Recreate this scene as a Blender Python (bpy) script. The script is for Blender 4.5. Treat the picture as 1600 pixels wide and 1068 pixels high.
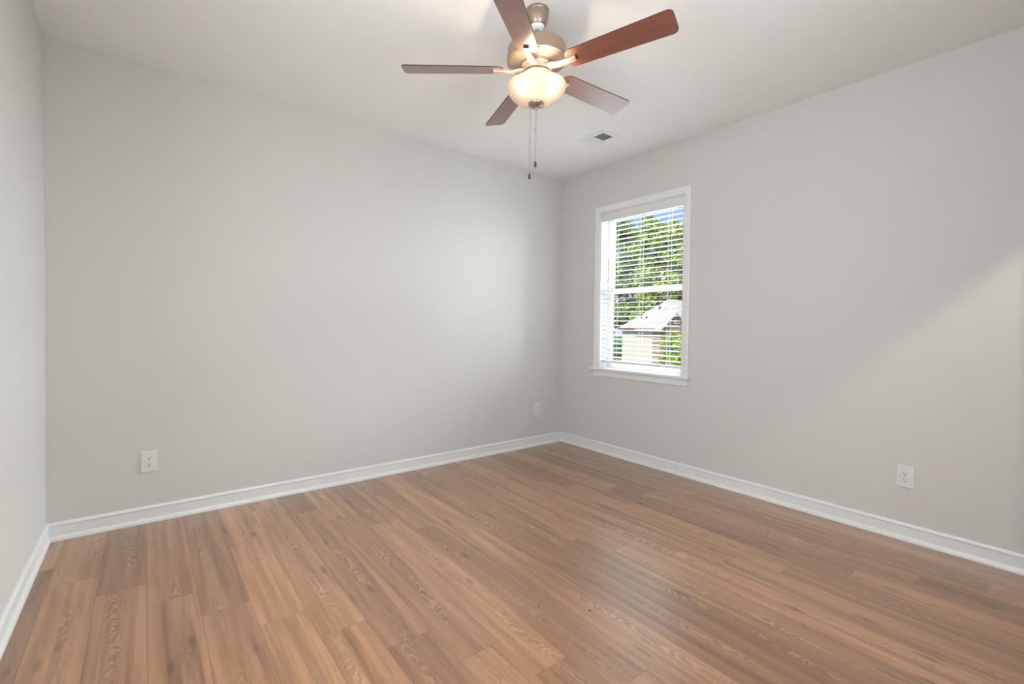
import bpy, bmesh, math, random
from mathutils import Vector, Matrix, noise as mnoise

for o in list(bpy.data.objects):
    bpy.data.objects.remove(o, do_unlink=True)
S = bpy.context.scene
COL = S.collection
R = math.radians
PI = math.pi

# ------------------------------------------------------------------ camera
CAM = Vector((-3.5252, -3.4559, 1.2154))
yaw, pitch, roll = 0.9300, -0.0163, 0.0117
fv = Vector((math.cos(yaw) * math.cos(pitch), math.sin(yaw) * math.cos(pitch), math.sin(pitch)))
rv = Vector((math.sin(yaw), -math.cos(yaw), 0))
uv = rv.cross(fv)
r2 = rv * math.cos(roll) + uv * math.sin(roll)
u2 = -rv * math.sin(roll) + uv * math.cos(roll)
cd = bpy.data.cameras.new('camera')
cam = bpy.data.objects.new('camera', cd)
COL.objects.link(cam)
cam.matrix_world = Matrix(((r2.x, u2.x, -fv.x, CAM.x), (r2.y, u2.y, -fv.y, CAM.y), (r2.z, u2.z, -fv.z, CAM.z), (0, 0, 0, 1)))
cd.sensor_fit = 'HORIZONTAL'
cd.sensor_width = 36
cd.lens = 722.39 * 36 / 1600
cd.shift_x = (800 - 765.33) / 1600
cd.shift_y = (519.25 - 534) / 1600
cd.clip_start = 0.02
cd.clip_end = 500
S.camera = cam

# ------------------------------------------------------------------ view, world, lights
S.view_settings.view_transform = 'Standard'
S.view_settings.look = 'None'
S.view_settings.gamma = 1
S.view_settings.use_curve_mapping = False
S.view_settings.exposure = 0.56


def srgb(r, g, b):
    def f(c):
        c /= 255
        return c / 12.92 if c <= 0.04045 else ((c + 0.055) / 1.055) ** 2.4
    return (f(r), f(g), f(b), 1)


W = bpy.data.worlds.new('sky')
S.world = W
W.use_nodes = True
wn = W.node_tree.nodes
wl = W.node_tree.links
wn.clear()
wo = wn.new('ShaderNodeOutputWorld')
bg = wn.new('ShaderNodeBackground')
tc = wn.new('ShaderNodeTexCoord')
sx = wn.new('ShaderNodeSeparateXYZ')
cr = wn.new('ShaderNodeValToRGB')
wl.new(tc.outputs['Generated'], sx.inputs[0])
wl.new(sx.outputs['Z'], cr.inputs[0])
cr.color_ramp.elements[0].position = 0.0
cr.color_ramp.elements[0].color = srgb(214, 228, 246)
cr.color_ramp.elements[1].position = 0.5
cr.color_ramp.elements[1].color = srgb(112, 164, 236)
e = cr.color_ramp.elements.new(0.26)
e.color = srgb(142, 186, 244)
wl.new(cr.outputs[0], bg.inputs[0])
bg.inputs[1].default_value = 0.72
wl.new(bg.outputs[0], wo.inputs[0])


XL0 = -3.9604


def light(name, kind, loc, energy, color=(1, 1, 1), direction=None, size=None, size_y=None, angle=None):
    d = bpy.data.lights.new(name, kind)
    o = bpy.data.objects.new(name, d)
    COL.objects.link(o)
    o.location = loc
    d.energy = energy
    d.color = color
    if direction is not None:
        o.rotation_euler = Vector(direction).to_track_quat('-Z', 'Y').to_euler()
    if kind == 'AREA':
        d.shape = 'RECTANGLE' if size_y else 'SQUARE'
        d.size = size
        if size_y:
            d.size_y = size_y
    if kind == 'POINT' and size:
        d.shadow_soft_size = size
    if kind == 'SUN':
        d.angle = angle
    return o


light('sun', 'SUN', (-20, -10, 40), 3.8, (1.0, 0.95, 0.86), (0.62, 0.30, -0.72), angle=R(0.6))
# daylight of the open sky above the side window
light('sky_over_window', 'AREA', (5.0, -0.93, 5.9), 4200, (0.92, 0.965, 1.0), (-5.0, 0.0, -4.3), 4.0, 3.0)
# bright open yard to the side of the window
light('yard_daylight', 'AREA', (1.5, -2.75, 1.9), 190, (0.92, 0.975, 1.0), (-1.5, 1.8, -0.3), 1.6, 1.8)
light('open_sky_front', 'AREA', (4.8, -1.2, 2.6), 650, (0.91, 0.97, 1.0), (-4.8, 0.2, -1.0), 2.6, 2.0)
# light thrown up by the sunlit ground outside
light('ground_bounce', 'AREA', (3.0, -2.6, -0.4), 180, (0.95, 0.98, 1.0), (-3.0, 1.7, 2.1), 2.0, 2.0)
# added fill lights in made-up openings behind and left of the camera
light('fill_behind', 'AREA', (-2.375, -3.70, 1.55), 20, (0.94, 0.975, 1.0), (0, 1, 0), 0.85, 1.4)
light('fill_left', 'AREA', (XL0 - 0.15, -2.80, 1.55), 32, (0.94, 0.975, 1.0), (1, 0, 0), 0.85, 1.4)
# ceiling lamp of the hall behind the open doorway
light('hall_lamp', 'AREA', (-1.00, -4.28, 2.68), 13, (1.0, 0.94, 0.86), (0.8, 0.6, -0.3), 0.10)


# ------------------------------------------------------------------ node materials
class NT:
    def __init__(self, name):
        self.m = bpy.data.materials.new(name)
        self.m.use_nodes = True
        self.t = self.m.node_tree
        self.n = self.t.nodes
        self.b = self.n['Principled BSDF']
        self.out = self.n['Material Output']

    def new(self, typ, **kw):
        n = self.n.new(typ)
        for k, v in kw.items():
            setattr(n, k, v)
        return n

    def link(self, a, b):
        self.t.links.new(a, b)

    def put(self, sock, v):
        if hasattr(v, 'is_output') or isinstance(v, bpy.types.NodeSocket):
            self.link(v, sock)
        else:
            sock.default_value = v

    def math(self, op, a, b=0.0, c=None):
        n = self.new('ShaderNodeMath', operation=op)
        self.put(n.inputs[0], a)
        self.put(n.inputs[1], b)
        if c is not None:
            self.put(n.inputs[2], c)
        return n.outputs[0]

    def comb(self, x, y, z):
        n = self.new('ShaderNodeCombineXYZ')
        for i, v in enumerate((x, y, z)):
            self.put(n.inputs[i], v)
        return n.outputs[0]

    def noise(self, vec, scale, detail=3, rough=0.5, dist=0.0):
        n = self.new('ShaderNodeTexNoise')
        if vec is not None:
            self.link(vec, n.inputs['Vector'])
        n.inputs['Scale'].default_value = scale
        n.inputs['Detail'].default_value = detail
        n.inputs['Roughness'].default_value = rough
        n.inputs['Distortion'].default_value = dist
        return n.outputs['Fac']

    def ramp(self, fac, stops):
        n = self.new('ShaderNodeValToRGB')
        el = n.color_ramp.elements
        el[0].position, el[0].color = stops[0]
        el[1].position, el[1].color = stops[-1]
        for p, c in stops[1:-1]:
            q = el.new(p)
            q.color = c
        self.link(fac, n.inputs[0])
        return n.outputs[0]

    def mix(self, fac, a, b, mode='MIX'):
        n = self.new('ShaderNodeMix', data_type='RGBA', blend_type=mode)
        self.put(n.inputs[0], fac)
        self.put(n.inputs[6], a)
        self.put(n.inputs[7], b)
        return n.outputs[2]

    def bump(self, h, strength=0.2, dist=0.002):
        n = self.new('ShaderNodeBump')
        n.inputs['Strength'].default_value = strength
        n.inputs['Distance'].default_value = dist
        self.link(h, n.inputs['Height'])
        self.link(n.outputs[0], self.b.inputs['Normal'])

    def coords(self, which='Object'):
        return self.new('ShaderNodeTexCoord').outputs[which]


def simple(name, col, rough=0.5, metal=0.0, spec=0.5, var=0.03, scale=40, bump=0.0):
    k = NT(name)
    co = k.coords()
    f = k.noise(co, scale, 4)
    dark = tuple(c * (1 - var) for c in col[:3]) + (1,)
    lite = tuple(min(1, c * (1 + var)) for c in col[:3]) + (1,)
    k.link(k.ramp(f, [(0.3, dark), (0.7, lite)]), k.b.inputs['Base Color'])
    k.b.inputs['Roughness'].default_value = rough
    k.b.inputs['Metallic'].default_value = metal
    k.b.inputs['Specular IOR Level'].default_value = spec
    if bump:
        k.bump(f, bump, 0.001)
    return k.m


def wall_paint(name, col):
    k = NT(name)
    co = k.coords()
    big = k.noise(co, 1.3, 2)
    fine = k.noise(co, 160, 3, 0.6)
    c0 = tuple(c * 0.985 for c in col[:3]) + (1,)
    k.link(k.ramp(big, [(0.3, c0), (0.7, col)]), k.b.inputs['Base Color'])
    k.b.inputs['Roughness'].default_value = 0.62
    k.b.inputs['Specular IOR Level'].default_value = 0.3
    k.bump(fine, 0.10, 0.0012)
    return k.m


M = {}
M['wall'] = wall_paint('greige_wall_paint', (0.632, 0.621, 0.595, 1))
M['ceiling'] = wall_paint('white_ceiling_paint', (0.875, 0.875, 0.862, 1))
M['trim'] = simple('white_trim_paint', (0.77, 0.775, 0.77, 1), 0.32, var=0.01)
M['vinyl'] = simple('white_window_vinyl', (0.70, 0.71, 0.72, 1), 0.35, var=0.01)
M['plastic'] = simple('white_outlet_plastic', (0.72, 0.72, 0.70, 1), 0.3, var=0.01)
M['slot'] = simple('dark_slot', (0.015, 0.014, 0.013, 1), 0.6)
M['nickel'] = simple('brushed_nickel', (0.40, 0.31, 0.245, 1), 0.36, 0.8, var=0.06, scale=25)
M['nickel_arm'] = simple('brushed_nickel_light', (0.62, 0.52, 0.42, 1), 0.36, 0.8, var=0.05, scale=25)
M['steel'] = simple('steel_chain', (0.42, 0.41, 0.40, 1), 0.35, 0.9)
M['black'] = simple('dark_bronze_fob', (0.035, 0.032, 0.03, 1), 0.35)
M['white_ball'] = simple('white_hanger_plastic', (0.8, 0.8, 0.8, 1), 0.35)
M['vent'] = simple('white_vent_enamel', (0.82, 0.82, 0.81, 1), 0.35, var=0.01)
M['vent_dark'] = simple('vent_throat_grey', (0.10, 0.10, 0.098, 1), 0.7)
M['cord'] = simple('white_cord', (0.75, 0.75, 0.74, 1), 0.8)
M['wand'] = simple('clear_grey_wand', (0.42, 0.42, 0.42, 1), 0.25)
M['speck'] = simple('black_grit', (0.02, 0.018, 0.016, 1), 0.6)


def slat_mat():
    k = NT('white_blind_slat')
    co = k.coords()
    f = k.noise(co, 30, 2)
    k.link(k.ramp(f, [(0.3, (0.68, 0.68, 0.67, 1)), (0.7, (0.72, 0.72, 0.71, 1))]), k.b.inputs['Base Color'])
    k.b.inputs['Roughness'].default_value = 0.4
    tr = k.new('ShaderNodeBsdfTranslucent')
    tr.inputs[0].default_value = (0.9, 0.9, 0.88, 1)
    mx = k.new('ShaderNodeMixShader')
    mx.inputs[0].default_value = 0.22
    k.link(k.b.outputs[0], mx.inputs[1])
    k.link(tr.outputs[0], mx.inputs[2])
    k.link(mx.outputs[0], k.out.inputs[0])
    return k.m


M['slat'] = slat_mat()


def glass_mat():
    k = NT('window_glass')
    t = k.new('ShaderNodeBsdfTransparent')
    t.inputs[0].default_value = (0.97, 0.98, 0.975, 1)
    g = k.new('ShaderNodeBsdfGlossy')
    g.inputs['Roughness'].default_value = 0.02
    fr = k.new('ShaderNodeFresnel')
    fr.inputs['IOR'].default_value = 1.35
    mx = k.new('ShaderNodeMixShader')
    k.link(fr.outputs[0], mx.inputs[0])
    k.link(t.outputs[0], mx.inputs[1])
    k.link(g.outputs[0], mx.inputs[2])
    k.link(mx.outputs[0], k.out.inputs[0])
    return k.m


M['glass'] = glass_mat()


SEED = 57.0  # picked so the plank colours carry the dimmer light at the floor's right


def floor_mat():
    k = NT('vinyl_plank_floor')
    co = k.coords()
    sp = k.new('ShaderNodeSeparateXYZ')
    k.link(co, sp.inputs[0])
    X, Y = sp.outputs[0], sp.outputs[1]
    w, L = 0.1805, 1.47
    u = k.math('DIVIDE', k.math('ADD', X, 3.8805), w)
    i = k.math('FLOOR', u)
    fu = k.math('FRACT', u)
    v = k.math('DIVIDE', k.math('ADD', k.math('ADD', Y, k.math('MULTIPLY', i, 0.2105)), 0.603), L)
    j = k.math('FLOOR', v)
    fvv = k.math('FRACT', v)
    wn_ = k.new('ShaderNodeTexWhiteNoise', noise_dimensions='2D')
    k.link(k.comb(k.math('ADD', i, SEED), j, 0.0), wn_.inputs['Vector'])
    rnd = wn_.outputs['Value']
    rsep = k.new('ShaderNodeSeparateColor')
    k.link(wn_.outputs['Color'], rsep.inputs[0])
    ra, rb, rc = rsep.outputs
    # plank-local coordinates in metres, shifted by a random offset per plank
    lx = k.math('MULTIPLY', k.math('SUBTRACT', fu, 0.5), w)
    oz = k.math('MULTIPLY', rnd, 37.0)
    oy = k.math('ADD', Y, k.math('MULTIPLY', ra, 11.0))
    # broad streaks
    streak = k.noise(k.comb(k.math('MULTIPLY', lx, 26.0), k.math('MULTIPLY', oy, 1.1), oz), 1.0, 4, 0.55, 0.6)
    # fine grain
    grain = k.noise(k.comb(k.math('MULTIPLY', lx, 330.0), k.math('MULTIPLY', oy, 7.0), oz), 1.0, 5, 0.65)
    fine = k.noise(k.comb(k.math('MULTIPLY', lx, 900.0), k.math('MULTIPLY', oy, 24.0), oz), 1.0, 3, 0.6)
    # cathedral rings: distance from a wandering heart line
    wob = k.noise(k.comb(k.math('MULTIPLY', lx, 3.0), k.math('MULTIPLY', oy, 2.6), oz), 1.0, 3, 0.5)
    heart = k.math('ADD', lx, k.math('MULTIPLY', k.math('SUBTRACT', rb, 0.5), 0.10))
    heart = k.math('ADD', heart, k.math('MULTIPLY', k.math('SUBTRACT', wob, 0.5), 0.10))
    d2 = k.math('MULTIPLY', k.math('MULTIPLY', heart, heart), 420.0)
    ph = k.math('ADD', d2, k.math('MULTIPLY', oy, 5.0))
    ph = k.math('ADD', ph, k.math('MULTIPLY', k.noise(k.comb(k.math('MULTIPLY', lx, 16.0), k.math('MULTIPLY', oy, 7.0), oz), 1.0, 3), 2.6))
    rings = k.math('ADD', k.math('MULTIPLY', k.math('SINE', k.math('MULTIPLY', ph, 17.0)), 0.5), 0.5)
    near = k.math('SUBTRACT', 1.0, k.math('MINIMUM', k.math('MULTIPLY', k.math('ABSOLUTE', heart), 26.0), 1.0))
    band = k.noise(k.comb(0.0, k.math('MULTIPLY', oy, 1.7), oz), 1.0, 1)
    near = k.math('MULTIPLY', near, k.math('MULTIPLY', k.math('SMOOTH_MIN', k.math('MAXIMUM', k.math('MULTIPLY', k.math('SUBTRACT', band, 0.36), 4.0), 0.0), 1.0, 0.1), 1.0))
    rings = k.math('MULTIPLY', rings, near)
    # knots
    vo = k.new('ShaderNodeTexVoronoi', feature='F1')
    k.link(k.comb(k.math('MULTIPLY', lx, 9.0), k.math('MULTIPLY', oy, 2.6), oz), vo.inputs['Vector'])
    vo.inputs['Scale'].default_value = 1.0
    knot = k.math('SUBTRACT', 1.0, k.math('MINIMUM', k.math('MULTIPLY', vo.outputs['Distance'], 6.5), 1.0))
    base = k.ramp(streak, [(0.20, srgb(106, 75, 53)), (0.42, srgb(150, 112, 84)), (0.60, srgb(172, 133, 101)), (0.84, srgb(188, 149, 116))])
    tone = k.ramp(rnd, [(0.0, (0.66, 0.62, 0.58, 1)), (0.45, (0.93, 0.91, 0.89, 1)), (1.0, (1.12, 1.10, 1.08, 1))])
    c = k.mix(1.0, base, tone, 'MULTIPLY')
    c = k.mix(1.0, c, (1.04, 0.965, 0.89, 1), 'MULTIPLY')
    c = k.mix(k.math('MULTIPLY', k.math('SUBTRACT', grain, 0.42), 1.0), c, srgb(118, 84, 58), 'MIX')
    c = k.mix(k.math('MULTIPLY', k.math('SUBTRACT', fine, 0.45), 0.6), c, srgb(198, 160, 124), 'MIX')
    c = k.mix(k.math('MULTIPLY', rings, 0.36), c, srgb(206, 168, 128), 'MIX')
    c = k.mix(k.math('MULTIPLY', k.math('MULTIPLY', k.math('SUBTRACT', 1.0, k.math('MINIMUM', k.math('MULTIPLY', rings, 1.6), 1.0)), near), 0.38), c, srgb(98, 68, 47), 'MIX')
    c = k.mix(k.math('MULTIPLY', knot, 0.8), c, srgb(72, 48, 34), 'MIX')
    # seams
    eu = k.math('MULTIPLY', k.math('MINIMUM', fu, k.math('SUBTRACT', 1.0, fu)), w)
    ev = k.math('MULTIPLY', k.math('MINIMUM', fvv, k.math('SUBTRACT', 1.0, fvv)), L)
    ed = k.math('MINIMUM', eu, ev)
    seam = k.math('LESS_THAN', ed, 0.0011)
    c = k.mix(k.math('MULTIPLY', seam, 0.55), c, srgb(74, 50, 36), 'MIX')
    k.link(c, k.b.inputs['Base Color'])
    k.link(k.math('ADD', 0.29, k.math('MULTIPLY', grain, 0.10)), k.b.inputs['Roughness'])
    k.b.inputs['Specular IOR Level'].default_value = 0.5
    k.b.inputs['Coat Weight'].default_value = 0.8
    k.b.inputs['Coat IOR'].default_value = 1.62
    k.b.inputs['Coat Roughness'].default_value = 0.27
    h = k.math('SUBTRACT', k.math('MULTIPLY', grain, 0.4), k.math('MULTIPLY', seam, 1.0))
    k.bump(h, 0.12, 0.001)
    return k.m


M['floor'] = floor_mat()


def blade_mat():
    k = NT('walnut_fan_blade')
    co = k.coords()
    sp = k.new('ShaderNodeSeparateXYZ')
    k.link(co, sp.inputs[0])
    v = k.comb(k.math('MULTIPLY', sp.outputs[0], 4.0), k.math('MULTIPLY', sp.outputs[1], 55.0), k.math('MULTIPLY', sp.outputs[2], 20))
    g = k.noise(v, 1.0, 5, 0.6, 0.4)
    k.link(k.ramp(g, [(0.25, srgb(84, 40, 27)), (0.55, srgb(114, 58, 40)), (0.8, srgb(134, 78, 55))]), k.b.inputs['Base Color'])
    k.b.inputs['Roughness'].default_value = 0.42
    k.b.inputs['Specular IOR Level'].default_value = 0.6
    k.b.inputs['Coat Weight'].default_value = 1.0
    k.b.inputs['Coat IOR'].default_value = 2.0
    k.b.inputs['Coat Roughness'].default_value = 0.3
    return k.m


M['blade'] = blade_mat()
M['blade_edge'] = simple('dark_blade_edge', srgb(70, 42, 34), 0.5)


def bowl_mat():
    k = NT('frosted_glass_bowl')
    co = k.coords()
    f = k.noise(co, 14, 3)
    tr = k.new('ShaderNodeBsdfTranslucent')
    k.link(k.ramp(f, [(0.3, (0.54, 0.51, 0.465, 1)), (0.7, (0.58, 0.55, 0.505, 1))]), tr.inputs[0])
    k.b.inputs['Base Color'].default_value = (0.85, 0.78, 0.68, 1)
    k.b.inputs['Roughness'].default_value = 0.3
    mx = k.new('ShaderNodeMixShader')
    mx.inputs[0].default_value = 0.62
    k.link(k.b.outputs[0], mx.inputs[1])
    k.link(tr.outputs[0], mx.inputs[2])
    k.link(mx.outputs[0], k.out.inputs[0])
    return k.m


M['bowl'] = bowl_mat()


def emit(name, col, s):
    k = NT(name)
    k.b.inputs['Base Color'].default_value = (0.9, 0.85, 0.75, 1)
    k.b.inputs['Emission Color'].default_value = col
    k.b.inputs['Emission Strength'].default_value = s
    return k.m


M['bulb'] = emit('warm_bulb_glass', (1.0, 0.86, 0.68, 1), 14)


def leaf_mat(name, dark, mid, lite):
    k = NT(name)
    geo = k.new('ShaderNodeNewGeometry')
    f = geo.outputs['Random Per Island']
    co = k.coords()
    big = k.noise(co, 0.55, 3)
    s = k.math('ADD', k.math('MULTIPLY', f, 0.55), k.math('MULTIPLY', big, 0.5))
    c = k.ramp(s, [(0.25, dark), (0.52, mid), (0.78, lite)])
    k.link(c, k.b.inputs['Base Color'])
    k.b.inputs['Roughness'].default_value = 0.55
    tr = k.new('ShaderNodeBsdfTranslucent')
    k.link(c, tr.inputs[0])
    mx = k.new('ShaderNodeMixShader')
    mx.inputs[0].default_value = 0.3
    k.link(k.b.outputs[0], mx.inputs[1])
    k.link(tr.outputs[0], mx.inputs[2])
    k.link(mx.outputs[0], k.out.inputs[0])
    return k.m


M['leaf'] = leaf_mat('tree_leaves', srgb(84, 116, 50), srgb(178, 200, 88), srgb(240, 242, 156))
M['leaf_dark'] = leaf_mat('dark_tree_leaves', srgb(58, 94, 54), srgb(130, 166, 86), srgb(212, 226, 130))
M['leaf_bright'] = leaf_mat('bright_leaves', srgb(110, 140, 40), srgb(176, 196, 60), srgb(226, 230, 110))
M['bark'] = simple('tree_bark', srgb(86, 72, 60), 0.85, var=0.2, scale=6)
M['grass'] = simple('lawn', srgb(104, 128, 66), 0.9, var=0.2, scale=2)
M['shingle'] = simple('pale_roof_shingle', srgb(200, 187, 181), 0.85, var=0.06, scale=3)
M['fascia'] = simple('brown_fascia', srgb(112, 88, 74), 0.6)
M['pipe'] = simple('dark_vent_pipe', srgb(48, 46, 46), 0.6)
M['whitewood'] = simple('white_gable_louver', srgb(220, 214, 206), 0.6)
M['window_dark'] = simple('dark_house_window', srgb(62, 58, 60), 0.15)


def siding_mat():
    k = NT('cream_lap_siding')
    co = k.coords()
    sp = k.new('ShaderNodeSeparateXYZ')
    k.link(co, sp.inputs[0])
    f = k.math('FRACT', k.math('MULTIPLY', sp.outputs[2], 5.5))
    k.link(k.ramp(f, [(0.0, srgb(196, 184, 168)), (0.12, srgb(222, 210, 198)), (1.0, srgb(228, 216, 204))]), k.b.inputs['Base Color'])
    k.b.inputs['Roughness'].default_value = 0.6
    return k.m


def brick_mat():
    k = NT('red_brown_brick')
    co = k.coords()
    sp = k.new('ShaderNodeSeparateXYZ')
    k.link(co, sp.inputs[0])
    br = k.new('ShaderNodeTexBrick')
    k.link(k.comb(sp.outputs[0], sp.outputs[2], 0.0), br.inputs['Vector'])
    br.inputs['Scale'].default_value = 1.0
    br.inputs['Brick Width'].default_value = 0.42
    br.inputs['Row Height'].default_value = 0.16
    br.inputs['Mortar Size'].default_value = 0.018
    br.inputs['Color1'].default_value = srgb(164, 122, 108)
    br.inputs['Color2'].default_value = srgb(134, 98, 88)
    br.inputs['Mortar'].default_value = srgb(205, 188, 176)
    k.link(br.outputs[0], k.b.inputs['Base Color'])
    k.b.inputs['Roughness'].default_value = 0.8
    return k.m


M['siding'] = siding_mat()
M['brick'] = brick_mat()


# ------------------------------------------------------------------ mesh helpers
class MB:
    def __init__(self):
        self.v = []
        self.f = []

    def add(self, vs, fs):
        o = len(self.v)
        self.v += [tuple(p) for p in vs]
        self.f += [tuple(i + o for i in q) for q in fs]

    def box(self, a, b, m=None):
        x0, y0, z0 = a
        x1, y1, z1 = b
        vs = [Vector(p) for p in ((x0, y0, z0), (x1, y0, z0), (x1, y1, z0), (x0, y1, z0), (x0, y0, z1), (x1, y0, z1), (x1, y1, z1), (x0, y1, z1))]
        if m:
            vs = [m @ p for p in vs]
        self.add(vs, [(0, 3, 2, 1), (4, 5, 6, 7), (0, 1, 5, 4), (1, 2, 6, 5), (2, 3, 7, 6), (3, 0, 4, 7)])

    def lathe(self, prof, seg=48, c=(0, 0, 0), close=False):
        # prof: (r, z) from top to bottom
        vs = []
        n = len(prof)
        for r_, z in prof:
            for s in range(seg):
                a = 2 * PI * s / seg
                vs.append((c[0] + r_ * math.cos(a), c[1] + r_ * math.sin(a), c[2] + z))
        fs = []
        rng = n if close else n - 1
        for q in range(rng):
            p = (q + 1) % n
            for s in range(seg):
                t = (s + 1) % seg
                fs.append((q * seg + s, p * seg + s, p * seg + t, q * seg + t))
        self.add(vs, fs)

    def tube(self, pts, rad, seg=8):
        pts = [Vector(p) for p in pts]
        rads = rad if isinstance(rad, (list, tuple)) else [rad] * len(pts)
        vs = []
        ref = None
        for i, p in enumerate(pts):
            d = (pts[min(i + 1, len(pts) - 1)] - pts[max(i - 1, 0)]).normalized()
            if ref is None:
                ref = d.orthogonal().normalized()
            ref = (ref - d * ref.dot(d)).normalized()
            b = d.cross(ref)
            for s in range(seg):
                a = 2 * PI * s / seg
                vs.append(p + (ref * math.cos(a) + b * math.sin(a)) * rads[i])
        fs = []
        n = len(pts)
        for i in range(n - 1):
            for s in range(seg):
                t = (s + 1) % seg
                fs.append((i * seg + s, i * seg + t, (i + 1) * seg + t, (i + 1) * seg + s))
        fs.append(tuple(range(seg))[::-1])
        fs.append(tuple((n - 1) * seg + s for s in range(seg)))
        self.add(vs, fs)

    def extrude(self, poly, off):
        # poly: ring of 3D points, off: extrusion vector
        poly = [Vector(p) for p in poly]
        off = Vector(off)
        n = len(poly)
        self.add(poly + [p + off for p in poly], [tuple(range(n))[::-1], tuple(range(n, 2 * n))] + [(i, (i + 1) % n, n + (i + 1) % n, n + i) for i in range(n)])

    def build(self, name, mat, parent=None, smooth=None, bevel=0.0):
        me = bpy.data.meshes.new(name)
        me.from_pydata(self.v, [], self.f)
        bm = bmesh.new()
        bm.from_mesh(me)
        bmesh.ops.remove_doubles(bm, verts=bm.verts, dist=1e-5)
        bmesh.ops.recalc_face_normals(bm, faces=bm.faces)
        if bevel:
            bmesh.ops.bevel(bm, geom=list(bm.edges), offset=bevel, segments=2, affect='EDGES', profile=0.6, clamp_overlap=True)
        bm.to_mesh(me)
        bm.free()
        if smooth is not None:
            for p in me.polygons:
                p.use_smooth = True
            me.set_sharp_from_angle(angle=R(smooth))
        me.materials.append(mat)
        o = bpy.data.objects.new(name, me)
        COL.objects.link(o)
        if parent:
            o.parent = parent
        return o


def struct(o):
    o['kind'] = 'structure'
    return o


def tag(o, label, cat, group=None, kind=None):
    o['label'] = label
    o['category'] = cat
    if group:
        o['group'] = group
    if kind:
        o['kind'] = kind
    return o


def empty(name, loc=(0, 0, 0), rz=0.0):
    o = bpy.data.objects.new(name, None)
    COL.objects.link(o)
    o.location = loc
    o.rotation_euler.z = rz
    o.empty_display_size = 0.1
    return o


# ------------------------------------------------------------------ room shell
H = 2.74
XL, YF, T = -3.9604, -3.54, 0.16


def wall_with_holes(name, horizontal_axis, a0, a1, plane0, plane1, holes, zt=H):
    """wall running along x or y; holes = (a0, a1, z0, z1), no overlap along the axis"""
    m = MB()
    cur = a0

    def seg(s0, s1, z0, z1):
        if s1 - s0 < 1e-4 or z1 - z0 < 1e-4:
            return
        if horizontal_axis == 'x':
            m.box((s0, plane0, z0), (s1, plane1, z1))
        else:
            m.box((plane0, s0, z0), (plane1, s1, z1))
    for (h0, h1, z0, z1) in sorted(holes):
        seg(cur, h0, 0, zt)
        seg(h0, h1, 0, z0)
        seg(h0, h1, z1, zt)
        cur = h1
    seg(cur, a1, 0, zt)
    return struct(m.build(name, M['wall']))


# window opening in the right-hand wall
WY0, WY1, WZ0, WZ1 = -1.368, -0.497, 0.815, 2.305
wall_with_holes('wall_back', 'x', XL - T, T, 0, T, [])
wall_with_holes('wall_right', 'y', YF, 0, 0, T, [(WY0, WY1, WZ0 - 0.02, WZ1)])
wall_with_holes('wall_left', 'y', YF, 0, XL - T, XL, [(-3.23, -2.37, 0.83, 2.30)])
DX0, DX1, DZ = -1.22, -0.30, 2.11
BX0, BX1, BZ0, BZ1 = -2.80, -1.95, 0.83, 2.30
wall_with_holes('wall_front', 'x', XL - T, T, YF - T, YF, [(DX0, DX1, 0.0, DZ), (BX0, BX1, BZ0, BZ1)])
m = MB()
m.box((XL - T, YF - 1.75, -0.08), (T, T, 0))
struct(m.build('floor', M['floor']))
m = MB()
m.box((XL - T - 1.9, YF - 1.75, H), (T + 0.3, T + 0.3, H + 0.15))   # unseen overhang added to keep the sun out of the left opening
struct(m.build('ceiling', M['ceiling']))
# the hall behind the open doorway
m = MB()
m.box((-2.3, YF - 1.75, 0), (T, YF - 1.65, H))
m.box((-1.92, YF - 1.65, 0), (-1.82, YF - T, H))
m.box((0.0, YF - 1.65, 0), (T, YF - T, H))
struct(m.build('wall_hall', M['wall']))
m = MB()
for (a, b) in ((DX0 - 0.06, DX0), (DX1, DX1 + 0.06)):
    m.box((a, YF, 0), (b, YF + 0.016, DZ + 0.06))
m.box((DX0, YF, DZ), (DX1, YF + 0.016, DZ + 0.06))
struct(m.build('trim_1', M['trim']))

# baseboards with a moulded cap and a shoe
PROF = [(0, 0.0), (0.021, 0.0), (0.0205, 0.010), (0.018, 0.019), (0.0135, 0.0255), (0.0095, 0.027), (0.0095, 0.079), (0.0125, 0.0825),
        (0.0130, 0.0870), (0.0105, 0.0905), (0.0085, 0.0930), (0.0080, 0.0965), (0.0060, 0.0995), (0, 0.1000)]


def baseboard(name, p0, p1, n, mit0, mit1):
    """p0->p1 along the wall at floor level, n = into the room, mit = shorten per unit depth at the ends"""
    p0, p1, n = Vector(p0), Vector(p1), Vector(n)
    d = (p1 - p0).normalized()
    vs = []
    for (q, mt, sg) in ((p0, mit0, 1), (p1, mit1, -1)):
        for dep, z in PROF:
            vs.append(q + n * dep + d * (sg * mt * dep) + Vector((0, 0, z)))
    k = len(PROF)
    fs = [(i, (i + 1) % k, k + (i + 1) % k, k + i) for i in range(k)] + [tuple(range(k)), tuple(range(k, 2 * k))]
    mb = MB()
    mb.add(vs, fs)
    return struct(mb.build(name, M['trim'], smooth=32))


baseboard('baseboard_back', (XL, 0, 0), (0, 0, 0), (0, -1, 0), 1, 1)
baseboard('baseboard_right', (0, 0, 0), (0, YF, 0), (-1, 0, 0), 1, 1)
baseboard('baseboard_left', (XL, YF, 0), (XL, 0, 0), (1, 0, 0), 1, 1)
baseboard('baseboard_front', (XL, YF, 0), (DX0 - 0.06, YF, 0), (0, 1, 0), 1, 0)

# ------------------------------------------------------------------ window_1
win = struct(empty('window_1', (0, (WY0 + WY1) / 2, WZ0)))
wm = Matrix.Translation(-win.location)


def wpart(mb, name, mat, parent=None, smooth=None, bevel=0.0):
    mb.v = [tuple(Vector(p) - win.location) for p in mb.v] if (parent is None or parent is win or parent.parent is win) else mb.v
    return mb.build(name, mat, parent or win, smooth, bevel)


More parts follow.
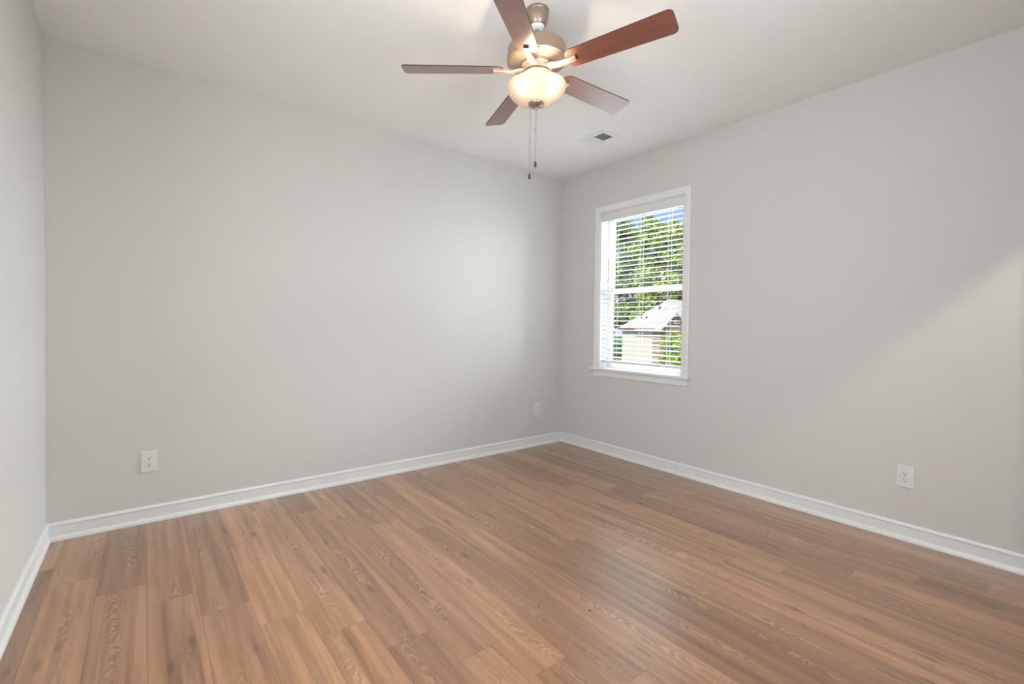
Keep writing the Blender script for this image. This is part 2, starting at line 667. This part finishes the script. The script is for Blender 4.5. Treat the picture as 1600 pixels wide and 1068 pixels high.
cw = 0.056
m = MB()
cz = WZ0 - 0.002
CP = [(0, 0), (-0.010, 0.0), (-0.012, 0.006), (-0.014, 0.02), (-0.017, 0.038), (-0.018, 0.050), (-0.015, 0.056), (0, 0.056)]  # depth, distance from opening
# left, head and right casing legs, mitred at the head
ring = []
for dep, q in CP:
    ring.append([(dep, WY1 + q, cz), (dep, WY1 + q, WZ1 + q), (dep, WY0 - q, WZ1 + q), (dep, WY0 - q, cz)])
vs = [p for r_ in ring for p in r_]
n = len(CP)
fs = []
for i in range(n):
    j = (i + 1) % n
    for s in range(3):
        fs.append((i * 4 + s, j * 4 + s, j * 4 + s + 1, i * 4 + s + 1))
fs.append(tuple(i * 4 for i in range(n)))
fs.append(tuple(i * 4 + 3 for i in range(n)))
m.add(vs, fs)
wpart(m, 'window_casing', M['trim'], smooth=30)
m = MB()
m.box((-0.042, WY0 - cw - 0.022, WZ0 - 0.020), (0.0, WY1 + cw + 0.022, WZ0))
m.box((0.0, WY0 + 0.001, WZ0 - 0.020), (0.105, WY1 - 0.001, WZ0))
wpart(m, 'window_stool', M['trim'], bevel=0.004)
m = MB()
m.box((-0.014, WY0 - cw + 0.002, WZ0 - 0.078), (0, WY1 + cw - 0.002, WZ0 - 0.020))
wpart(m, 'window_apron', M['trim'], bevel=0.003)
# jamb liner
m = MB()
jt = 0.012
m.box((0.001, WY0, WZ0), (0.105, WY0 + jt, WZ1))
m.box((0.001, WY1 - jt, WZ0), (0.105, WY1, WZ1))
m.box((0.001, WY0, WZ1 - jt), (0.105, WY1, WZ1))
wpart(m, 'window_jamb', M['trim'])
# vinyl outer frame
fy0, fy1, fz0, fz1 = WY0 + 0.002, WY1 - 0.002, WZ0 - 0.018, WZ1 - 0.002
m = MB()
fw = 0.030
m.box((0.105, fy0, fz0), (T - 0.001, fy0 + fw, fz1))
m.box((0.105, fy1 - fw, fz0), (T - 0.001, fy1, fz1))
m.box((0.105, fy0 + fw, fz0), (T - 0.001, fy1 - fw, fz0 + fw))
m.box((0.105, fy0 + fw, fz1 - fw), (T - 0.001, fy1 - fw, fz1))
wpart(m, 'window_frame', M['vinyl'], bevel=0.002)
MZ = 1.555


def sash(name, x0, x1, z0, z1, sw, bw, tw):
    y0, y1 = fy0 + fw - 0.004, fy1 - fw + 0.004
    q = MB()
    q.box((x0, y0, z0), (x1, y0 + sw, z1))
    q.box((x0, y1 - sw, z0), (x1, y1, z1))
    q.box((x0, y0 + sw, z0), (x1, y1 - sw, z0 + bw))
    q.box((x0, y0 + sw, z1 - tw), (x1, y1 - sw, z1))
    s_ = wpart(q, name, M['vinyl'], bevel=0.003)
    g = MB()
    xm = (x0 + x1) / 2
    g.box((xm - 0.002, y0 + sw - 0.004, z0 + bw - 0.004), (xm + 0.002, y1 - sw + 0.004, z1 - tw + 0.004))
    wpart(g, 'pane', M['glass'], s_)
    return s_


sash('upper_sash', 0.135, 0.157, MZ - 0.020, fz1 - fw + 0.004, 0.030, 0.040, 0.030)
ls = sash('lower_sash', 0.107, 0.131, fz0 + fw - 0.006, MZ + 0.022, 0.036, 0.052, 0.042)
m = MB()
for yy in (-0.70, -1.16):
    m.box((0.100, yy - 0.028, MZ + 0.006), (0.1075, yy + 0.028, MZ + 0.020))
wpart(m, 'sash_lock', M['vinyl'], ls, bevel=0.002)

# unseen window added behind the camera to carry the fill light, plain frame
w2 = struct(empty('added_window_behind', ((BX0 + BX1) / 2, YF, BZ0)))
m = MB()
for (a, b) in (((BX0 - 0.056, YF, BZ0 - 0.056), (BX0, YF + 0.016, BZ1 + 0.056)), ((BX1, YF, BZ0 - 0.056), (BX1 + 0.056, YF + 0.016, BZ1 + 0.056)),
               ((BX0, YF, BZ1), (BX1, YF + 0.016, BZ1 + 0.056)), ((BX0, YF, BZ0 - 0.056), (BX1, YF + 0.016, BZ0)),
               ((BX0, YF - 0.12, (BZ0 + BZ1) / 2 - 0.02), (BX1, YF - 0.09, (BZ0 + BZ1) / 2 + 0.02))):
    m.box(a, b)
m.v = [tuple(Vector(p) - w2.location) for p in m.v]
m.build('window_casing', M['trim'], w2)

w3 = struct(empty('added_window_left', (XL, -2.80, BZ0)))  # unseen window added in the left wall for the second fill light
m = MB()
for (a, b) in (((XL, -3.286, BZ0 - 0.056), (XL + 0.016, -3.23, BZ1 + 0.056)), ((XL, -2.37, BZ0 - 0.056), (XL + 0.016, -2.314, BZ1 + 0.056)),
               ((XL, -3.23, BZ1), (XL + 0.016, -2.37, BZ1 + 0.056)), ((XL, -3.23, BZ0 - 0.056), (XL + 0.016, -2.37, BZ0)),
               ((XL - 0.12, -3.23, 1.545), (XL - 0.09, -2.37, 1.585))):
    m.box(a, b)
m.v = [tuple(Vector(p) - w3.location) for p in m.v]
m.build('window_casing', M['trim'], w3)

# ------------------------------------------------------------------ blind (inside mount)
BX = 0.046                                            # centre of the slats
by0, by1 = WY0 + jt + 0.006, WY1 - jt - 0.006
bl = tag(empty('window_blind', (BX, (by0 + by1) / 2, WZ0)), 'white horizontal slat blind lowered and tilted open in the window', 'blind')


def bpart(mb, name, mat, smooth=None, bevel=0.0):
    mb.v = [tuple(Vector(p) - bl.location) for p in mb.v]
    return mb.build(name, mat, bl, smooth, bevel)


m = MB()
m.box((BX - 0.024, by0, WZ1 - jt - 0.042), (BX + 0.024, by1, WZ1 - jt - 0.002))
bpart(m, 'headrail', M['vinyl'], bevel=0.002)
m = MB()
m.box((0.004, WY0 + jt + 0.002, WZ1 - jt - 0.076), (0.012, WY1 - jt - 0.002, WZ1 - jt - 0.001))
m.box((0.002, WY0 + jt + 0.002, WZ1 - jt - 0.076), (0.013, WY1 - jt - 0.002, WZ1 - jt - 0.070))
bpart(m, 'valance', M['vinyl'], bevel=0.0015)
m = MB()
zt_, zb_ = WZ1 - jt - 0.086, 0.925
ns = 31
tilt = R(4)
for i in range(ns):
    z = zt_ + (zb_ - zt_) * i / (ns - 1)
    pts = []
    for q in range(5):
        s = -1 + q * 0.5
        dx = s * 0.025
        dz = 0.0030 * (1 - s * s)
        pts.append((dx * math.cos(tilt) - dz * math.sin(tilt), dx * math.sin(tilt) + dz * math.cos(tilt)))
    th = 0.0034
    ringp = [(BX + a, by0, z + b) for a, b in pts] + [(BX + a, by0, z + b - th) for a, b in reversed(pts)]
    m.extrude(ringp, (0, by1 - by0, 0))
bpart(m, 'slats', M['slat'])
m = MB()
m.box((BX - 0.025, by0, 0.868), (BX + 0.025, by1, 0.890))
bpart(m, 'bottom_rail', M['vinyl'], bevel=0.003)
for yy in (by1 - 0.14, (by0 + by1) / 2, by0 + 0.14):
    m = MB()
    for dx in (-0.0265, 0.0265):
        m.tube([(BX + dx, yy, WZ1 - jt - 0.06), (BX + dx, yy, 0.885)], 0.0011, 6)
    m.tube([(BX, yy + 0.012, WZ1 - jt - 0.06), (BX, yy + 0.012, 0.885)], 0.0009, 6)
    bpart(m, 'ladder_cord', M['cord'])
m = MB()
wy = by1 - 0.085
m.tube([(0.010, wy, WZ1 - jt - 0.078), (0.004, wy, WZ1 - jt - 0.095), (0.002, wy, WZ1 - jt - 0.11), (0.0005, wy, 1.70)], 0.0042, 8)
m.tube([(0.0005, wy, 1.70), (0.0005, wy, 1.625)], 0.0058, 8)
bpart(m, 'tilt_wand', M['wand'], 40)

# ------------------------------------------------------------------ wall outlets (local frame: x = along wall, -y = into room)


def outlet(loc, rz, label):
    o = tag(empty('wall_outlet', loc, rz), label, 'outlet', 'white duplex outlets on the walls')
    q = MB()
    pw, phh = 0.040, 0.0625
    q.box((-pw, -0.0065, -phh), (pw, 0, phh))
    bmo = q.build('cover_plate', M['plastic'], o, bevel=0.0028)
    for zz in (0.0197, -0.0197):
        q = MB()
        ring = []
        for s in range(32):
            a = 2 * PI * s / 32
            ring.append((max(-0.0172, min(0.0172, 0.0180 * math.cos(a))), -0.0095, zz + max(-0.0130, min(0.0130, 0.0172 * math.sin(a)))))
        q.extrude(ring, (0, 0.006, 0))
        rc = q.build('receptacle', M['plastic'], o)
        q = MB()
        q.box((-0.0078, -0.0098, zz + 0.0005), (-0.0052, -0.0090, zz + 0.0085))
        q.box((0.0052, -0.0098, zz + 0.0015), (0.0078, -0.0090, zz + 0.0080))
        ring = [(0.0030 * math.cos(2 * PI * s / 12), -0.0098, zz - 0.0065 + 0.0030 * math.sin(2 * PI * s / 12)) for s in range(12)]
        q.extrude(ring, (0, 0.0008, 0))
        q.build('slots', M['slot'], rc)
    q = MB()
    q.extrude([(0.0028 * math.cos(2 * PI * s / 12), -0.0078, 0.0028 * math.sin(2 * PI * s / 12)) for s in range(12)], (0, 0.002, 0))
    q.build('screw', M['plastic'], o)
    return o


outlet((-3.505, 0, 0.368), 0, 'white duplex outlet low on the long wall near the left corner')
outlet((-0.338, 0, 0.371), 0, 'small white outlet low on the long wall beside the far corner')
outlet((0, -2.766, 0.368), R(-90), 'white duplex outlet low on the window wall at the right')

# ------------------------------------------------------------------ ceiling vent
vx0, vx1, vy0, vy1 = -0.675, -0.478, -1.082, -0.800
ve = tag(empty('ceiling_vent', ((vx0 + vx1) / 2, (vy0 + vy1) / 2, H)), 'white louvred air register in the ceiling near the window', 'vent')
m = MB()
ix0, ix1, iy0, iy1 = vx0 + 0.040, vx1 - 0.034, vy0 + 0.040, vy1 - 0.036


def vpart(mb, name, mat, bevel=0.0):
    mb.v = [tuple(Vector(p) - ve.location) for p in mb.v]
    return mb.build(name, mat, ve, bevel=bevel)


zf = H - 0.006
for a, b in (((vx0, vy0), (ix0, vy1)), ((ix1, vy0), (vx1, vy1)), ((ix0, vy0), (ix1, iy0)), ((ix0, iy1), (ix1, vy1))):
    m.box((a[0], a[1], zf), (b[0], b[1], H - 0.0002))
ymid = (iy0 + iy1) / 2
m.box((ix0, ymid - 0.003, zf - 0.001), (ix1, ymid + 0.003, H - 0.0002))
vpart(m, 'faceplate', M['vent'])
m = MB()
m.box((ix0, iy0, H - 0.0012), (ix1, iy1, H - 0.0004))
vpart(m, 'duct_throat', M['vent_dark'])
m = MB()
for half, (a, b, sg) in enumerate(((iy0, ymid - 0.003, 1), (ymid + 0.003, iy1, -1))):
    nl = 8
    for i in range(nl):
        yc = a + (b - a) * (i + 0.5) / nl
        hw = 0.0048 if sg > 0 else 0.0030
        q = Matrix.Translation((0, yc, H - 0.0068)) @ Matrix.Rotation(R(35) * sg, 4, 'X')
        m.box((ix0, -hw, -0.0006), (ix1, hw, 0.0006), q)
vpart(m, 'louvres', M['vent'])

# ------------------------------------------------------------------ ceiling fan
FX, FY = -2.0028, -1.7687
fan = tag(empty('ceiling_fan', (FX, FY, H)), 'five bladed walnut and nickel ceiling fan with lit frosted bowl', 'ceiling fan')


def zz(z):
    return z - H


def fl(prof, name, mat, parent=None, seg=64, smooth=35):
    q = MB()
    q.lathe([(r_, zz(z)) for r_, z in prof], seg)
    return q.build(name, mat, parent or fan, smooth)


fl([(0.0, H), (0.0540, H), (0.0560, H - 0.003), (0.0560, H - 0.012), (0.0535, H - 0.015), (0.0540, H - 0.036), (0.0515, H - 0.050), (0.0470, H - 0.068), (0.0420, H - 0.078),
    (0.0340, H - 0.079), (0.0330, H - 0.070), (0.0, H - 0.068)], 'canopy', M['nickel'])
fl([(0.0, 2.676), (0.030, 2.674), (0.0345, 2.668), (0.0350, 2.660), (0.0290, 2.648), (0.0160, 2.640), (0.0, 2.640)], 'hanger_ball', M['white_ball'])
fl([(0.0, 2.650), (0.0135, 2.650), (0.0135, 2.590), (0.020, 2.586), (0.022, 2.560), (0.0, 2.560)], 'downrod', M['nickel'])
motor = fl([(0.0, 2.566), (0.060, 2.565), (0.120, 2.560), (0.1350, 2.556), (0.1410, 2.551), (0.1430, 2.544), (0.1440, 2.500), (0.1450, 2.498), (0.1450, 2.492), (0.1420, 2.489), (0.1360, 2.488), (0.1340, 2.4855), (0.100, 2.480), (0.0800, 2.478), (0.0780, 2.470), (0.0, 2.470)],
           'motor_housing', M['nickel'], seg=80)
fl([(0.0, 2.471), (0.0760, 2.471), (0.0760, 2.464), (0.0700, 2.462), (0.0700, 2.440), (0.0, 2.440)], 'flywheel', M['nickel_arm'])
fitter = fl([(0.0, 2.441), (0.0520, 2.441), (0.0520, 2.436), (0.066, 2.434), (0.0690, 2.430), (0.0690, 2.424), (0.0640, 2.420), (0.0400, 2.412), (0.0, 2.410)], 'light_fitter', M['nickel_arm'])
q = MB()
for s in range(16):
    a = 2 * PI * s / 16
    mt = Matrix.Translation((0, 0, zz(2.4385))) @ Matrix.Rotation(a, 4, 'Z')
    q.box((0.0505, -0.0062, -0.0020), (0.0530, 0.0062, 0.0020), mt)
q.build('vent_slots', M['slot'], fitter)

# blades and their irons
Rtip, wt, wr, r0 = 0.648, 0.0625, 0.0525, 0.158
ZB = 2.451
ph0 = -1.2692
bm_blade = MB()
out = []
# outline in (radial, tangential): rounded root, rounded tip corners


def arc(cx, cy, r_, a0, a1, n=7):
    return [(cx + r_ * math.cos(a0 + (a1 - a0) * i / n), cy + r_ * math.sin(a0 + (a1 - a0) * i / n)) for i in range(n + 1)]


cr_ = 0.024
out += arc(Rtip - cr_, wt - cr_, cr_, 0, PI / 2)
out += arc(r0 + 0.040, wr - 0.036, 0.036, PI / 2, PI * 0.93)
out += arc(r0 + 0.040, -wr + 0.036, 0.036, PI * 1.07, PI * 1.5)
out += arc(Rtip - cr_, -wt + cr_, cr_, -PI / 2, 0)
bt = 0.006


def make_blade(k):
    a = ph0 + k * 2 * PI / 5
    rot = Matrix.Rotation(a, 4, 'Z') @ Matrix.Rotation(R(-13.3), 4, 'X')
    q = MB()
    q.extrude([Vector((x, y, -bt / 2)) for x, y in out], (0, 0, bt))
    b = q.build('blade', M['blade'], fan)
    b.matrix_local = Matrix.Translation((0, 0, zz(ZB))) @ rot
    b.data.materials.append(M['blade_edge'])
    for p in b.data.polygons:
        if abs(p.normal.z) < 0.5:
            p.material_index = 1
    # iron: from the flywheel out under the blade root
    q = MB()
    secs = [(0.062, 0.020, -0.004, 0.007), (0.085, 0.021, -0.006, 0.008), (0.115, 0.0175, -0.014, 0.009), (0.145, 0.0155, -0.0165, 0.010), (0.175, 0.0150, -0.0150, 0.011), (0.202, 0.0155, -0.0150, 0.0115), (0.210, 0.0145, -0.0140, 0.0105)]
    vs = []
    for (x, hw, zc, th) in secs:
        ch = hw * 0.25
        for (yy, z_) in ((-hw, zc + th), (-hw, zc + th * 0.3), (-hw + ch, zc), (hw - ch, zc), (hw, zc + th * 0.3), (hw, zc + th)):
            vs.append((x, yy, z_ - 0.0005))
    n_ = 6
    fs = []
    for i in range(len(secs) - 1):
        for s in range(n_):
            t = (s + 1) % n_
            fs.append((i * n_ + s, i * n_ + t, (i + 1) * n_ + t, (i + 1) * n_ + s))
    fs.append(tuple(range(n_)))
    fs.append(tuple((len(secs) - 1) * n_ + s for s in range(n_)))
    q.add(vs, fs)
    ir = q.build('blade_iron', M['nickel_arm'], fan, 35)
    ir.matrix_local = Matrix.Translation((0, 0, zz(ZB + 0.001))) @ Matrix.Rotation(a, 4, 'Z') @ Matrix.Rotation(R(-13.3 * 0.9), 4, 'X')
    q = MB()
    q.box((0.2095, -0.0115, -0.0125), (0.2110, 0.0115, -0.0040))
    q.build('iron_end_slot', M['slot'], ir)


for k in range(5):
    make_blade(k)

# bowl: outer and inner skin
bo = [(0.1420, 2.3760), (0.1435, 2.3730), (0.1425, 2.3660), (0.1380, 2.3520), (0.1300, 2.3380), (0.1175, 2.3240), (0.1005, 2.3110), (0.0800, 2.3015), (0.0550, 2.2950), (0.0300, 2.2915), (0.010, 2.2905)]
bi = [(max(r_ - 0.004, 0.008), z + 0.0035) for r_, z in reversed(bo[1:])]
q = MB()
q.lathe([(r_, zz(z)) for r_, z in bo + bi], 72, close=True)
bowl = q.build('glass_bowl', M['bowl'], fan, 50)
fl([(0.0, 2.2950), (0.0380, 2.2945), (0.0400, 2.2910), (0.0390, 2.2870), (0.0320, 2.2800), (0.0180, 2.2750), (0.0090, 2.2735), (0.0060, 2.2710), (0.0075, 2.2670), (0.0060, 2.2620), (0.0, 2.2610)], 'finial', M['nickel'])
q = MB()
q.tube([(0, 0, zz(2.412)), (0, 0, zz(2.298))], 0.004, 10)
q.build('centre_rod', M['nickel'], fitter)
rdir = Vector((0.8016, -0.5978, 0))                  # roughly square to the view
for sgn in (-1, 1):
    c = rdir * (0.052 * sgn) - Vector((0.598, 0.8016, 0)) * 0.062
    q = MB()
    prof = [(0.0, 0.030), (0.011, 0.029), (0.0125, 0.015), (0.0125, 0.004), (0.019, -0.010), (0.0235, -0.022), (0.0225, -0.034), (0.0150, -0.044), (0.0, -0.047)]
    q.lathe([(r_ * 0.8, z * 0.8) for r_, z in prof], 24)
    bu = q.build('bulb', M['bulb'], fan, 60)
    bu.location = (c.x, c.y, zz(2.372))
    L = light('bulb_light', 'POINT', (FX + c.x * 1.16, FY + c.y * 1.16, 2.346), 4.8, (1.0, 0.80, 0.60), size=0.02)

# pull chains: one from the finial, one from the fitter over the back of the bowl
ch = MB()
ch.tube([(0, 0, zz(2.264)), (0, 0, zz(2.012))], 0.0013, 6)
ch.tube([(0, 0, zz(2.172)), (0, 0, zz(2.158))], 0.0028, 8)
c1 = ch.build('pull_chain', M['steel'], fan)


def fob(x, y, ztop):
    q = MB()
    q.lathe([(0.0, zz(ztop)), (0.0028, zz(ztop)), (0.0042, zz(ztop - 0.006)), (0.0070, zz(ztop - 0.016)), (0.0072, zz(ztop - 0.022)), (0.0050, zz(ztop - 0.029)), (0.0, zz(ztop - 0.031))], 16, (x, y, 0))
    return q


fob(0, 0, 2.014).build('fob', M['black'], c1, 50)
cx = Vector((0.598, 0.8016, 0)) * 0.150 - rdir * 0.016
ch = MB()
e0 = cx.normalized() * 0.066
ch.tube([(e0.x, e0.y, zz(2.427)), ((e0.x + cx.x) / 2, (e0.y + cx.y) / 2, zz(2.424)), (cx.x * 0.97, cx.y * 0.97, zz(2.415)), (cx.x, cx.y, zz(2.405)), (cx.x, cx.y, zz(2.002))], 0.0013, 6)
ch.tube([(cx.x, cx.y, zz(2.175)), (cx.x, cx.y, zz(2.161))], 0.0028, 8)
c2 = ch.build('pull_chain', M['steel'], fan)
fob(cx.x, cx.y, 2.004).build('fob', M['black'], c2, 50)

# ------------------------------------------------------------------ specks on the floor
for (x, y, r_, lab) in ((-2.0, -2.15, 0.0052, 'black speck on the floor, the right one of two'), (-2.16, -2.0, 0.0035, 'tiny black speck on the floor, the left one of two')):
    q = MB()
    q.lathe([(0, 0.003), (r_ * 0.6, 0.0025), (r_, 0.001), (r_ * 0.9, 0.0), (0, 0)], 10)
    o = tag(q.build('debris_speck', M['speck'], None, 60), lab, 'speck')
    o.location = (x, y, 0)

# ------------------------------------------------------------------ outside
FW = Vector((0.5978, 0.8016, 0))
RT = Vector((0.8016, -0.5978, 0))
GZ = -3.0
m = MB()
m.box((1.5, -60, GZ - 0.2), (160, 160, GZ))
struct(m.build('ground', M['grass']))

C0 = Vector((36.2, 23.05, 0))
hx = RT * 0.866 + FW * 0.5
hm = Matrix.Translation((C0.x, C0.y, GZ)) @ Matrix.Rotation(math.atan2(hx.y, hx.x), 4, 'Z')
ho = tag(empty('house'), 'cream sided neighbour house with pale roof and brick gable outside', 'house')
ho.matrix_world = hm
HE = 4.05                                            # eave height above the ground
WX, WYD = 12.0, 4.3
m = MB()
m.box((0.15, 0.02, 0), (WX, WYD, HE))
m.build('siding_wall', M['siding'], ho)
ov = 0.25
RH = 3.1
m = MB()
e = [(-ov, -ov, HE), (WX + ov, -ov, HE), (WX + ov, WYD + ov, HE), (-ov, WYD + ov, HE)]
rz_ = HE + RH
m.add(e + [(4.63, WYD / 2, rz_), (WX - 3.4, WYD / 2, rz_)], [(0, 1, 5, 4), (1, 2, 5), (2, 3, 4, 5), (3, 0, 4), (3, 2, 1, 0)])
roof = m.build('roof', M['shingle'], ho)
m = MB()
for a, b in (((-ov - 0.03, -ov), (-ov, WYD + ov)),):
    m.box((a[0], a[1], HE - 0.22), (b[0] + 0.05, b[1], HE + 0.02))
m.box((-ov, -ov - 0.03, HE - 0.22), (0.0, -ov + 0.02, HE + 0.02))
m.box((4.0, -ov - 0.03, HE - 0.22), (WX + ov, -ov + 0.02, HE + 0.02))
m.box((-ov, -ov, HE - 0.06), (0.15, WYD, HE - 0.02))
m.build('fascia', M['fascia'], ho)
# brick gable front
gx0, gx1, gy = 0.0, 4.0, -0.7
gap = 1.52
m = MB()
m.extrude([(gx0, gy, 0), (gx1, gy, 0), (gx1, gy, HE), ((gx0 + gx1) / 2, gy, HE + gap), (gx0, gy, HE)], (0, 0.9, 0))
m.build('brick_gable', M['brick'], ho)
m = MB()
gm = (gx0 + gx1) / 2
sl = gap / (gm - gx0)
for sg in (-1, 1):
    xe = gm + sg * (gm - gx0 + 0.35)
    zl = HE + gap - sl * (gm - gx0 + 0.35)
    p = [(gm, gy - 0.3, HE + gap + 0.02), (xe, gy - 0.3, zl + 0.02), (xe, gy - 0.3, zl + 0.16), (gm, gy - 0.3, HE + gap + 0.18)]
    m.extrude(p, (0, 3.2, 0))
m.build('gable_roof', M['shingle'], ho)
m = MB()
for sg in (-1, 1):
    xe = gm + sg * (gm - gx0 + 0.35)
    zl = HE + gap - sl * (gm - gx0 + 0.35)
    m.extrude([(gm, gy - 0.33, HE + gap + 0.18), (xe, gy - 0.33, zl + 0.18), (xe, gy - 0.33, zl - 0.02), (gm, gy - 0.33, HE + gap - 0.04)], (0, 0.03, 0))
m.build('rake_board', M['whitewood'], ho)
m = MB()
m.extrude([(gm - 0.75, gy - 0.05, HE + gap - 0.92), (gm + 0.75, gy - 0.05, HE + gap - 0.92), (gm, gy - 0.05, HE + gap - 0.35)], (0, 0.05, 0))
gl = m.build('gable_louvre', M['fascia'], ho)
m = MB()
m.box((gm - 0.05, gy - 0.09, HE + gap - 0.92), (gm + 0.05, gy - 0.05, HE + gap - 0.40))
m.box((gm - 0.85, gy - 0.09, HE + gap - 1.02), (gm + 0.85, gy - 0.05, HE + gap - 0.92))
m.build('louvre_trim', M['whitewood'], gl)
m = MB()
m.box((1.25, gy - 0.03, 0.9), (2.35, gy + 0.05, 3.2))
wf = m.build('window', M['window_dark'], ho)
m = MB()
m.box((0.07, WYD * 0.5, 0), (0.15, WYD * 0.5 + 0.10, HE - 0.06))
m.build('downpipe', M['whitewood'], ho)
for (x, y) in ((1.5, 2.9), (1.2, 2.0), (3.0, 1.9)):
    zr = HE + RH * min((x + ov) / (4.63 + ov), 1)
    m = MB()
    m.lathe([(0, zr + 0.38), (0.10, zr + 0.38), (0.10, zr - 0.15), (0, zr - 0.15)], 10, (x, y, 0))
    m.build('roof_vent_pipe', M['pipe'], roof)


def foliage_mesh(seed, rx, rz, nblob, nleaf, ls, base):
    rnd = random.Random(seed)
    blobs = []
    for i in range(nblob):
        t = rnd.random()
        z = base + rz * 2 * (0.06 + 0.90 * t)
        prof = math.sin(PI * min(0.97, 0.16 + 0.74 * t)) ** 0.45
        a = rnd.random() * 2 * PI
        rr = rx * prof * (0.35 + 0.5 * rnd.random())
        blobs.append((rr * math.cos(a), rr * math.sin(a), z, rx * (0.26 + 0.2 * rnd.random()) * (0.55 + 0.45 * prof)))
    vs, fs = [], []
    for i in range(nleaf):
        bx, by, bz, br = blobs[rnd.randrange(nblob)]
        d = Vector((rnd.gauss(0, 1), rnd.gauss(0, 1), rnd.gauss(0, 1))).normalized()
        p = Vector((bx, by, bz)) + Vector((d.x, d.y, d.z * 0.8)) * br * (0.72 + 0.36 * rnd.random())
        nrm = (d + Vector((rnd.uniform(-.7, .7), rnd.uniform(-.7, .7), rnd.uniform(-.2, .9)))).normalized()
        t1 = nrm.orthogonal().normalized()
        t1 = Matrix.Rotation(rnd.random() * 2 * PI, 3, nrm) @ t1
        t2 = nrm.cross(t1)
        s = ls * (0.6 + 0.8 * rnd.random())
        o = len(vs)
        vs += [p - t1 * s, p - t2 * s * 0.55 + nrm * s * 0.12, p + t1 * s, p + t2 * s * 0.55 + nrm * s * 0.12]
        fs.append((o, o + 1, o + 2, o + 3))
    me = bpy.data.meshes.new('foliage')
    me.from_pydata([tuple(v) for v in vs], [], fs)
    return me


def trunk_mesh(h, r_):
    q = MB()
    q.tube([(0, 0, 0), (0.1, 0.05, h * 0.35), (-0.05, 0.1, h * 0.7), (0.05, 0, h)], [r_, r_ * 0.8, r_ * 0.55, r_ * 0.2], 10)
    for a in range(5):
        t = 0.35 + 0.1 * a
        d = Vector((math.cos(a * 2.4), math.sin(a * 2.4), 0.8))
        s = Vector((0.05, 0.05, h * t))
        q.tube([s, s + d * h * 0.10, s + d * h * 0.17 + Vector((0, 0, h * 0.04))], [r_ * 0.4, r_ * 0.25, r_ * 0.1], 7)
    me = bpy.data.meshes.new('trunk')
    me.from_pydata(q.v, [], q.f)
    me.materials.append(M['bark'])
    return me


KIND = []
for i, (seed, rx, rzz, mat) in enumerate(((3, 3.3, 8.2, 'leaf'), (8, 3.2, 8.6, 'leaf_dark'), (15, 3.4, 7.8, 'leaf'))):
    f = foliage_mesh(seed, rx, rzz, 60, 13000, 0.21, 2.2)
    f.materials.append(M[mat])
    KIND.append((f, trunk_mesh(15.0, 0.32)))


def plant(name, fm, tm, loc, sc, rz, label, cat, group):
    t = tag(empty(name, loc, rz), label, cat, group)
    t.scale = sc
    for nm, me in (('foliage', fm), ('trunk', tm)):
        c = bpy.data.objects.new(nm, me)
        COL.objects.link(c)
        c.parent = t
    return t


TL = [  # lateral ratio, depth, kind, height scale, label
    (0.100, 62, 2, 0.97, 'green tree outside, first left of the window opening'),
    (0.230, 62, 0, 0.98, 'sunlit tree outside at the left edge of the window view'),
    (0.360, 62, 2, 1.02, 'yellow green tree outside in the middle of the window view'),
    (0.490, 62, 0, 1.04, 'yellow green tree outside just past the right edge of the window view'),
    (0.620, 62, 1, 1.02, 'dark tree outside, second right of the window opening'),
    (0.190, 76, 1, 1.14, 'dark tree outside behind the left sunlit tree'),
    (0.295, 76, 1, 1.17, 'dark tall tree outside in the left gap behind the sunlit trees'),
    (0.415, 76, 0, 1.20, 'tall tree outside in the right gap behind the sunlit trees'),
    (0.535, 76, 1, 1.16, 'dark tall tree outside behind the right edge tree'),
    (0.240, 92, 1, 1.36, 'distant dark tree outside between the left trees'),
    (0.350, 92, 1, 1.40, 'distant dark tree outside behind the middle tree'),
    (0.470, 92, 1, 1.40, 'distant dark tree outside between the right trees'),
]
for i, (lat, D, kd, hs, lab) in enumerate(TL):
    p = Vector((CAM.x, CAM.y, 0)) + FW * D + RT * (lat * D)
    plant('tree', KIND[kd][0], KIND[kd][1], (p.x, p.y, GZ), (1.0, 1.0, hs), i * 1.7, lab, 'tree', 'trees beyond the neighbour house')
# small bright tree in front of the brick gable
fm = foliage_mesh(21, 1.25, 1.75, 26, 1500, 0.11, 0.9)
fm.materials.append(M['leaf_bright'])
p = Vector((CAM.x, CAM.y, 0)) + FW * 27 + RT * (0.412 * 27)
plant('small_tree', fm, trunk_mesh(3.0, 0.07), (p.x, p.y, GZ), (1, 1, 0.92), 0.4, 'small bright yellow green tree in front of the brick gable', 'tree', None)
